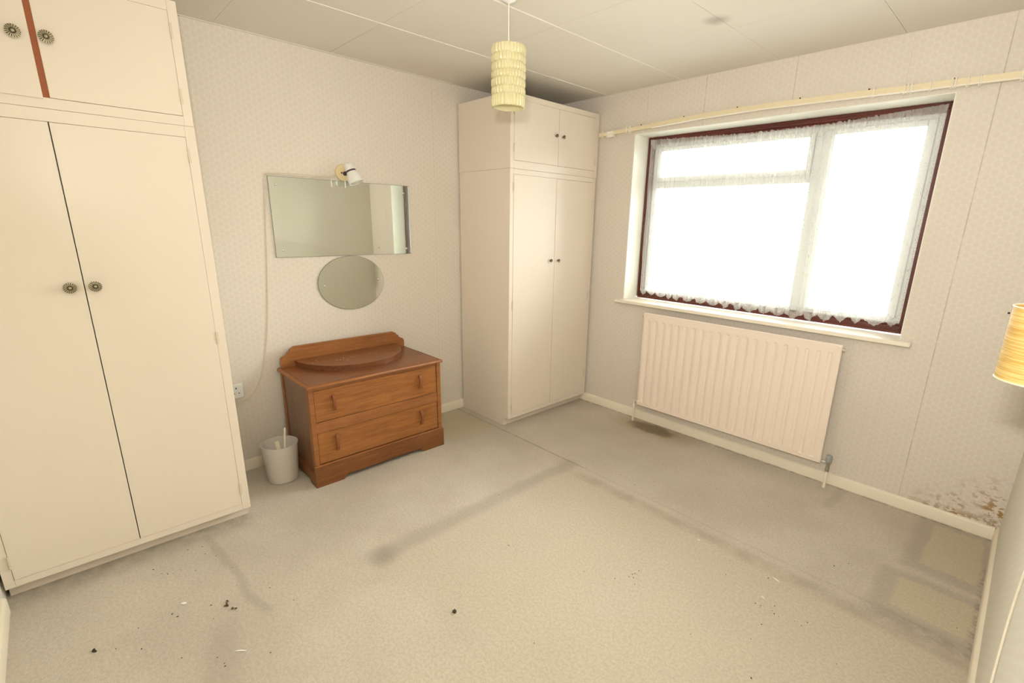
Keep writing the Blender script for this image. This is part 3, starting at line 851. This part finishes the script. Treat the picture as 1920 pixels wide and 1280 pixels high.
# returns to the back
box(bm, RX0, RX1, RY+.006, RY+.012, RZ0, RZ1)
obj('front_panel', bm, M_rad, ra, smooth=True, angle=50)
bm = B(); box(bm, RX0+.004, RX1-.004, RY+.012, RY+.030, RZ0+.004, RZ0+.03); box(bm, RX0+.004, RX1-.004, RY+.012, RY+.030, RZ1-.03, RZ1-.004)
for c in FL: box(bm, c+.015, c+.042, RY+.012, RY+.026, RZ0+.03, RZ1-.03)
obj('back_panel', bm, M_rad, ra)
for bx in (1.35, 2.16):
    for b0, b1 in ((.72, .76), (.22, .25)):
        bm = B(); box(bm, bx-.015, bx+.015, RY+.026, -.0005, b0, b1); obj('bracket', bm, M_rad, ra)
for (cx, cz, sg) in ((RX1, RZ1-.028, 1), (RX0, RZ1-.028, -1)):
    bm = B(); lathe(bm, (cx-sg*.004, RY+.016, cz), (sg, 0, 0), [(.0115, 0), (.0115, .010), (.006, .011), (.006, .018), (.0003, .0185)], 12)
    obj('bleed_plug', bm, M_chrome, ra, smooth=True)
for (a, b) in ((RX0, RX0+.022), (RX1-.022, RX1)):
    for z in (RZ0+.010, RZ1-.036):
        bm = B(); lathe(bm, ((a+b)/2 , RY+.010, z+.013), (0, -1, 0), [(.012, 0), (.012, .011), (.010, .0132), (.0003, .0136)], 16); obj('end_boss', bm, M_rad, ra, smooth=True)
# valves
def pipe(name, label, x_, z1):
    bm = B(); tube(bm, [(x_, RY+.022, 0), (x_, RY+.022, z1)], .0078, 16)
    tag(obj(name, bm, M_basew, None, origin=(x_, RY+.022, 0), smooth=True), label, 'pipe')
lv = thing('radiator_valve', 'small capped valve at the left end of the radiator', 'valve', (1.096, -.078, .12))
bm = B(); lathe(bm, (1.096, -.078, .118), (0, 0, 1), [(.009, 0), (.0105, .004), (.0105, .014), (.0085, .016), (.0085, .034), (.010, .036), (.010, .048), (.005, .050), (.0003, .0505)], 18)
obj('body', bm, M_basew, lv, smooth=True)
bm = B(); lathe(bm, (1.100, -.078, .158), (1, 0, 0), [(.0055, 0), (.0055, .008), (.008, .009), (.008, .020), (.0065, .0205), (.0065, .0275)], 12); obj('nut', bm, M_chrome, lv, smooth=True)
pipe('radiator_pipe', 'cream painted pipe rising to the left valve of the radiator', 1.096, .119)
rv = thing('radiator_valve', 'grey headed valve at the right end of the radiator', 'valve', (2.418, -.078, .12))
bm = B(); lathe(bm, (2.418, -.078, .104), (0, 0, 1), [(.010, 0), (.0118, .003), (.0118, .014), (.0095, .016), (.0098, .045), (.012, .048), (.012, .056)], 18)
obj('body', bm, plain('dull_nickel', (176, 172, 160), .4, .2, 60, Metallic=.6), rv, smooth=True)
bm = B(); lathe(bm, (2.412, -.078, .157), (-1, 0, 0), [(.0062, 0), (.0062, .008), (.0095, .009), (.0095, .021), (.0068, .022), (.0068, .0305)], 12); obj('nut', bm, M_chrome, rv, smooth=True)
bm = B(); lathe(bm, (2.418, -.078, .160), (0, 0, 1), [(.0128, 0), (.0158, .003), (.0165, .012), (.0168, .030), (.0155, .040), (.012, .0435), (.0004, .0445)], 24)
hdv = obj('head', bm, M_grey, rv, smooth=True)
pipe('radiator_pipe', 'cream painted pipe rising to the grey valve of the radiator', 2.418, .105)

# ------------------------------------------------------------------ curtain rail with gliders
rl = thing('curtain_rail', 'long yellowed telescopic curtain rail fixed above the window', 'curtain rail', (1.74, -.03, 2.10))
def railz(x_): return lerp([(.58, 2.080), (.90, 2.092), (1.40, 2.110), (1.75, 2.113), (2.3, 2.102), (2.82, 2.089), (3.10, 2.082)], x_)
def strip_rail(bm, x0, x1, y0, y1, h0, h1, nn=40):
    prev = None
    for i in range(nn+1):
        x_ = x0+(x1-x0)*i/nn; z = railz(x_)
        cur_ = [bm.verts.new(q) for q in ((x_, y0, z+h0), (x_, y1, z+h0), (x_, y1, z+h1), (x_, y0, z+h1))]
        if prev:
            for k in range(4): bm.faces.new((prev[k], prev[(k+1) % 4], cur_[(k+1) % 4], cur_[k]))
        else: bm.faces.new(cur_[::-1])
        prev = cur_
    bm.faces.new(prev)
    bmesh.ops.recalc_face_normals(bm, faces=bm.faces)
bm = B(); strip_rail(bm, .600, 1.36, -.045, -.030, -.012, .011)
obj('inner_track', bm, M_rail, rl)
bm = B(); strip_rail(bm, 1.03, 3.09, -.050, -.028, -.014, .013)
ot = obj('outer_track', bm, M_rail, rl)
for h in (-.0105, -.0045, .0015, .0075):
    bm = B(); strip_rail(bm, 1.03, 3.09, -.0515, -.050, h, h+.0028); obj('rib', bm, M_rail, ot)
bm = B(); strip_rail(bm, 1.03, 3.09, -.0525, -.030, -.0165, -.0122); obj('rib', bm, M_glider, ot, label='pale lower lip of the track')
for x_ in (.924, 1.245, 1.591, 1.937, 2.258, 2.586, 2.95):
    bm = B(); z = railz(x_); box(bm, x_-.010, x_+.010, -.030, -.0005, z-.006, z+.016); box(bm, x_-.010, x_+.010, -.006, -.0005, z+.010, z+.032)
    b_ = obj('bracket', bm, M_rail, rl, bevel=.001)
    bm = B(); lathe(bm, (x_, -.006, z+.025), (0, -1, 0), [(.0045, 0), (.004, .002), (.0004, .003)], 10); obj('screw', bm, M_nail, b_, smooth=True)
bm = B(); x_ = .585; z = railz(.6)
box(bm, .588, .612, -.048, -.012, z-.015, z+.013); obj('end_stop', bm, M_rail, rl, bevel=.002)
bm = B(); box(bm, .668, .722, -.056, -.026, z-.024, z+.015); box(bm, .674, .716, -.060, -.030, z-.018, z-.002); obj('cord_housing', bm, M_glider, rl, bevel=.002)
def glider_mesh(x_, z):
    bm = B()
    yf = -.0555
    tube(bm, [(x_, -.030, z+.016), (x_, yf+.004, z+.017), (x_, yf, z+.012), (x_, yf, z-.010), (x_, yf-.001, z-.017)], [.0026, .0028, .0031, .0031, .0030], 8)
    ring = [(x_+.0042*math.cos(a), yf-.002, z-.0215+.0052*math.sin(a)) for a in [2*PI*k/12 for k in range(13)]]
    tube(bm, ring, .0014, 6)
    return bm
gx = [.633, .839, .861, .872, 2.292, 2.415, 2.430, 2.443, 2.513, 2.590, 2.602, 2.645, 2.687, 2.818]
z0g = railz(gx[0]); gbm = glider_mesh(gx[0], z0g)
g0 = obj('glider', gbm, M_glider, rl, origin=(gx[0], -.05, z0g), smooth=True)
for x_ in gx[1:]:
    c = g0.copy(); COL.objects.link(c); c.parent = rl
    c.location = Vector((x_, -.05, railz(x_))) - rl.location

# ------------------------------------------------------------------ pendant lamp
px, py = 1.285, -1.55
pe = thing('pendant_lamp', 'ribbed translucent yellow cylinder pendant hanging from the ceiling', 'lamp', (px, py, 1.927))
bm = B()
zt, zb0, R_ = 2.164, 1.927, .0690
NA = 120
tiers = [0, .040, .078, .112, .146, .180, .2095, .237]
tiers = [0, .047, .0765, .110, .138, .170, .200, .237]
rows = []; rsd = random.Random(11)
offs = [[rsd.uniform(-.5, .5) for _ in range(NA)] for _ in tiers]
for k in range(len(tiers)-1):
    a, b = tiers[k], tiers[k+1]
    for s_ in (0.03, .16, .5, .84, .97):
        h = a+(b-a)*s_
        bul = {0.03: -.001, .16: .0024, .5: .0030, .84: .0024, .97: -.001}[s_]
        row = []
        for i in range(NA):
            rib = .0024*(1 if ((i + (2 if k % 2 else 0))//2) % 2 else -1) + .0012*offs[k][(i//4)*4 % NA]
            if bul == 0: rib *= .3
            rr = R_ + bul + rib - .0006
            an = 2*PI*i/NA
            row.append(bm.verts.new((px+rr*math.cos(an), py+rr*math.sin(an), zb0+h)))
        rows.append(row)
inner = [[bm.verts.new((px+(R_-.0035)*math.cos(2*PI*i/NA), py+(R_-.0035)*math.sin(2*PI*i/NA), z)) for i in range(NA)] for z in (zt-.001, zb0+.002)]
allr = [inner[1]] + rows + [inner[0]]
for a, b in zip(allr, allr[1:]):
    for i in range(NA): bm.faces.new((a[i], a[(i+1) % NA], b[(i+1) % NA], b[i]))
for i in range(NA): bm.faces.new((inner[0][i], inner[0][(i+1) % NA], inner[1][(i+1) % NA], inner[1][i]))
bmesh.ops.recalc_face_normals(bm, faces=bm.faces)
obj('lamp_shade', bm, M_pend, pe, smooth=True, angle=50)
bm = B(); tube(bm, [(px, py, 2.135), (px-.001, py, 2.25), (px-.0015, py, H-.002)], .0024, 8); obj('cord', bm, M_cord, pe, smooth=True)
bm = B(); lathe(bm, (px, py, 2.060), (0, 0, 1), [(.018, 0), (.020, .004), (.020, .040), (.015, .046), (.011, .070), (.005, .078), (.0025, .080)], 24); obj('bulb_holder', bm, M_white, pe, smooth=True)
for k in range(3):
    an = 2*PI*k/3+.4; bm = B()
    tube(bm, [(px+.019*math.cos(an), py+.019*math.sin(an), 2.078), (px+(R_-.003)*math.cos(an), py+(R_-.003)*math.sin(an), 2.078)], .0015, 6)
    obj('carrier_wire', bm, M_chrome, pe)
bm = B(); lathe(bm, (px, py, 2.060), (0, 0, -1), [(.012, 0), (.013, .012), (.024, .036), (.029, .056), (.026, .074), (.014, .086), (.0004, .090)], 24); obj('bulb', bm, M_bulb, pe, smooth=True)
bm = B(); lathe(bm, (px-.0015, py, H), (0, 0, -1), [(.038, 0), (.037, .008), (.028, .020), (.010, .028), (.003, .030)], 32); obj('ceiling_rose', bm, M_white, pe, smooth=True)

# ------------------------------------------------------------------ wall lamp on the right wall (just inside the frame)
wl = thing('wall_lamp', 'yellow thread-wound drum shade lamp on the right wall, at the photo edge', 'lamp', (W, -1.60, 1.10))
lx, ly, lr = 3.0765, -1.60, .0740
bm = B(); lathe(bm, (lx, ly, 1.141), (0, 0, 1), [(lr, 0), (lr, .158)], 64, False, False)
lathe(bm, (lx, ly, 1.141), (0, 0, 1), [(lr-.0016, 0), (lr-.0016, .158)], 64, False, False)
obj('lamp_shade', bm, M_thread, wl, smooth=True)
for zz in (1.141, 1.299):
    bm = B(); tube(bm, [(lx+(lr-.0004)*math.cos(a), ly+(lr-.0004)*math.sin(a), zz) for a in [2*PI*k/64 for k in range(65)]], .0019, 8); obj('rim', bm, M_rail, wl, smooth=True)
bm = B(); tube(bm, smooth_path([(W-.003, ly, 1.13), (W-.03, ly, 1.105), (lx, ly, 1.10), (lx, ly, 1.15)], 6), .005, 10); obj('arm', bm, M_yplate, wl, smooth=True)
bm = B(); lathe(bm, (W-.0005, ly, 1.13), (-1, 0, 0), [(.035, 0), (.034, .006), (.02, .012), (.0005, .014)], 32); obj('wall_plate', bm, M_yplate, wl, smooth=True)
bm = B(); lathe(bm, (lx, ly, 1.145), (0, 0, 1), [(.016, 0), (.016, .05), (.012, .054), (.02, .075), (.024, .095), (.018, .115), (.0004, .125)], 24); obj('bulb_holder', bm, M_white, wl, smooth=True)
bm = B(); p = [(W-.004, ly, 1.09), (W-.004, -1.585, .90), (W-.004, -1.60, .72), (W-.004, -1.648, .649), (W-.004, -1.61, .56), (W-.004, -1.565, .486), (W-.004, -1.585, .43), (W-.004, -1.614, .395), (W-.004, -1.66, .30), (W-.004, -1.75, .19), (W-.004, -1.84, .10)]
p = [(W-.004, ly, 1.09), (W-.004, -1.56, .90), (W-.004, -1.53, .72), (W-.004, -1.53, .58), (W-.004, -1.561, .486), (W-.004, -1.60, .42), (W-.004, -1.66, .34), (W-.004, -1.76, .20), (W-.004, -1.84, .09)]
tube(bm, smooth_path(p, 8), .0028, 8)
tag(obj('cable', bm, M_cord, None, origin=(W, -1.6, .6), smooth=True), 'white cable hanging down the right wall below the yellow shade', 'cable')
bm = B(); lathe(bm, (2.976, 0, 1.101), (0, -1, 0), [(.0025, 0), (.0025, .010), (.0048, .011), (.0045, .0135), (.0003, .015)], 12)
tag(obj('nail', bm, M_nail, None, origin=(2.976, 0, 1.101), smooth=True), 'small dark nail head in the wallpaper left of the yellow shade', 'nail')

# ------------------------------------------------------------------ scraps on the carpet
def blob(name, label, cat, x_, y_, sx, sy, sz, mat, rot=0, seed=0):
    rs_ = random.Random(seed); bm = B()
    bmesh.ops.create_icosphere(bm, subdivisions=2, radius=1)
    for v in bm.verts:
        k = 1+rs_.uniform(-.28, .28); v.co = Vector((v.co.x*sx*k, v.co.y*sy*k, v.co.z*sz*k+sz*.6))
        v.co.z = max(v.co.z, 0.0003)
    bmesh.ops.rotate(bm, verts=bm.verts, cent=(0, 0, 0), matrix=Matrix.Rotation(rot, 3, 'Z'))
    bmesh.ops.translate(bm, verts=bm.verts, vec=(x_, y_, 0))
    tag(obj(name, bm, mat, None, origin=(x_, y_, 0), smooth=True, angle=60), label, cat)
blob('pebble', 'small dark green-brown lump lying alone in mid carpet', 'debris', 1.733, -2.201, .0085, .0085, .006, plain('dark_lump', (84, 80, 58), .8, .4, 200), 0, 1)
def fluff(label, x_, y_, L, rot, seed, mat):
    rs_ = random.Random(seed); bm = B()
    for k in range(7):
        p_ = Vector((rs_.uniform(-L/2, L/2), rs_.uniform(-L/7, L/7), .002)); pts_ = [p_]
        a = rs_.uniform(-.6, .6)
        for q in range(4):
            a += rs_.uniform(-.7, .7); p_ = p_ + Vector((math.cos(a)*L/9, math.sin(a)*L/9, rs_.uniform(-.001, .002))); p_.z = max(p_.z, .0012); pts_.append(p_.copy())
        tube(bm, pts_, [.0016, .0026, .003, .0022, .001], 6)
    bmesh.ops.rotate(bm, verts=bm.verts, cent=(0, 0, 0), matrix=Matrix.Rotation(rot, 3, 'Z'))
    bmesh.ops.translate(bm, verts=bm.verts, vec=(x_, y_, 0))
    tag(obj('fluff', bm, mat, None, origin=(x_, y_, 0), smooth=True), label, 'debris')
fluff('largest brown shred of fluff on the carpet in front of the large wardrobe', 1.095, -2.822, .034, -.3, 2, M_brownd)
fluff('dark shred of fluff nearest the bottom left corner of the carpet', 1.037, -3.21, .017, .5, 3, M_black)
fluff('small curl of brown fluff right beside the largest brown shred', 1.145, -2.81, .020, .3, 4, M_brownd)
def scrap(label, x_, y_, L, w, rot, seed):
    rs_ = random.Random(seed); bm = B(); nn = 6; A_ = []; B_ = []
    for k in range(nn+1):
        t = k/nn; z = .003+.0006*math.sin(t*PI); ww = w*(.35+.65*math.sin(PI*(t*.8+.1)))
        yy = .03*L*math.sin(t*PI)
        A_.append(((t-.5)*L, yy-ww/2, z)); B_.append(((t-.5)*L, yy+ww/2, z+.0004))
    lo = [[bm.verts.new(q) for q in R__] for R__ in (A_, B_)]
    hi = [[bm.verts.new((q[0], q[1], q[2]+.0006)) for q in R__] for R__ in (A_, B_)]
    for k in range(nn):
        bm.faces.new((hi[0][k], hi[0][k+1], hi[1][k+1], hi[1][k])); bm.faces.new((lo[0][k], lo[1][k], lo[1][k+1], lo[0][k+1]))
        bm.faces.new((lo[0][k], lo[0][k+1], hi[0][k+1], hi[0][k])); bm.faces.new((lo[1][k+1], lo[1][k], hi[1][k], hi[1][k+1]))
    bmesh.ops.rotate(bm, verts=bm.verts, cent=(0, 0, 0), matrix=Matrix.Rotation(rot, 3, 'Z'))
    bmesh.ops.translate(bm, verts=bm.verts, vec=(x_, y_, 0))
    tag(obj('paper_scrap', bm, M_paper, None, origin=(x_, y_, 0)), label, 'paper')
scrap('small white paper flake left of the largest brown shred', .991, -2.943, .020, .012, .75, 1)
scrap('long thin white sliver on the carpet at bottom left', 1.378, -2.844, .036, .004, .85, 2)
scrap('white sliver on the carpet in front of the radiator, right of centre', 2.520, -1.096, .030, .007, -.35, 3)
scrap('tiny white flake nearest the camera side of the right-hand sliver', 2.521, -1.243, .014, .005, -.1, 4)
scrap('tiny white flake on the carpet at the middle of the room', 2.162, -1.087, .014, .005, -.3, 5)

# crumbs too small to count
bm = B(); rs = random.Random(21)
spots = [(1.00, -2.88, .26, 14), (1.25, -2.86, .20, 12), (.75, -2.95, .1, 6), (2.6, -1.29, .09, 12), (2.1, -1.52, .03, 8), (1.75, -1.4, .9, 18), (2.3, -.55, .6, 20), (.80, -.35, .14, 8), (.64, -2.8, .12, 10), (2.55, -1.6, .4, 12)]
for cx, cy, sd_, k in spots:
    for _ in range(k):
        x_, y_ = rs.gauss(cx, sd_*.6), rs.gauss(cy, sd_*.6)
        if not (.62 < x_ < W-.05 and -D+.05 < y_ < -.05): continue
        s_ = rs.uniform(.0009, .0022); e = rs.uniform(.8, 2.2); a = rs.uniform(0, PI)
        ca_, sa_ = math.cos(a), math.sin(a)
        c4 = [(-s_*e, -s_), (s_*e, -s_*.6), (s_*e*.7, s_), (-s_*e*.8, s_*.8)]
        lo = [bm.verts.new((x_+p0*ca_-p1*sa_, y_+p0*sa_+p1*ca_, .0002)) for p0, p1 in c4]
        hi = [bm.verts.new((x_+(p0*ca_-p1*sa_)*.6, y_+(p0*sa_+p1*ca_)*.6, s_*.9)) for p0, p1 in c4]
        bm.faces.new(hi)
        for q in range(4): bm.faces.new((lo[q], lo[(q+1) % 4], hi[(q+1) % 4], hi[q]))
tag(obj('carpet_crumbs', bm, M_black, None, origin=(1.6, -1.8, 0)), 'tiny dark crumbs scattered over the worn beige carpet', 'debris', kind='stuff')
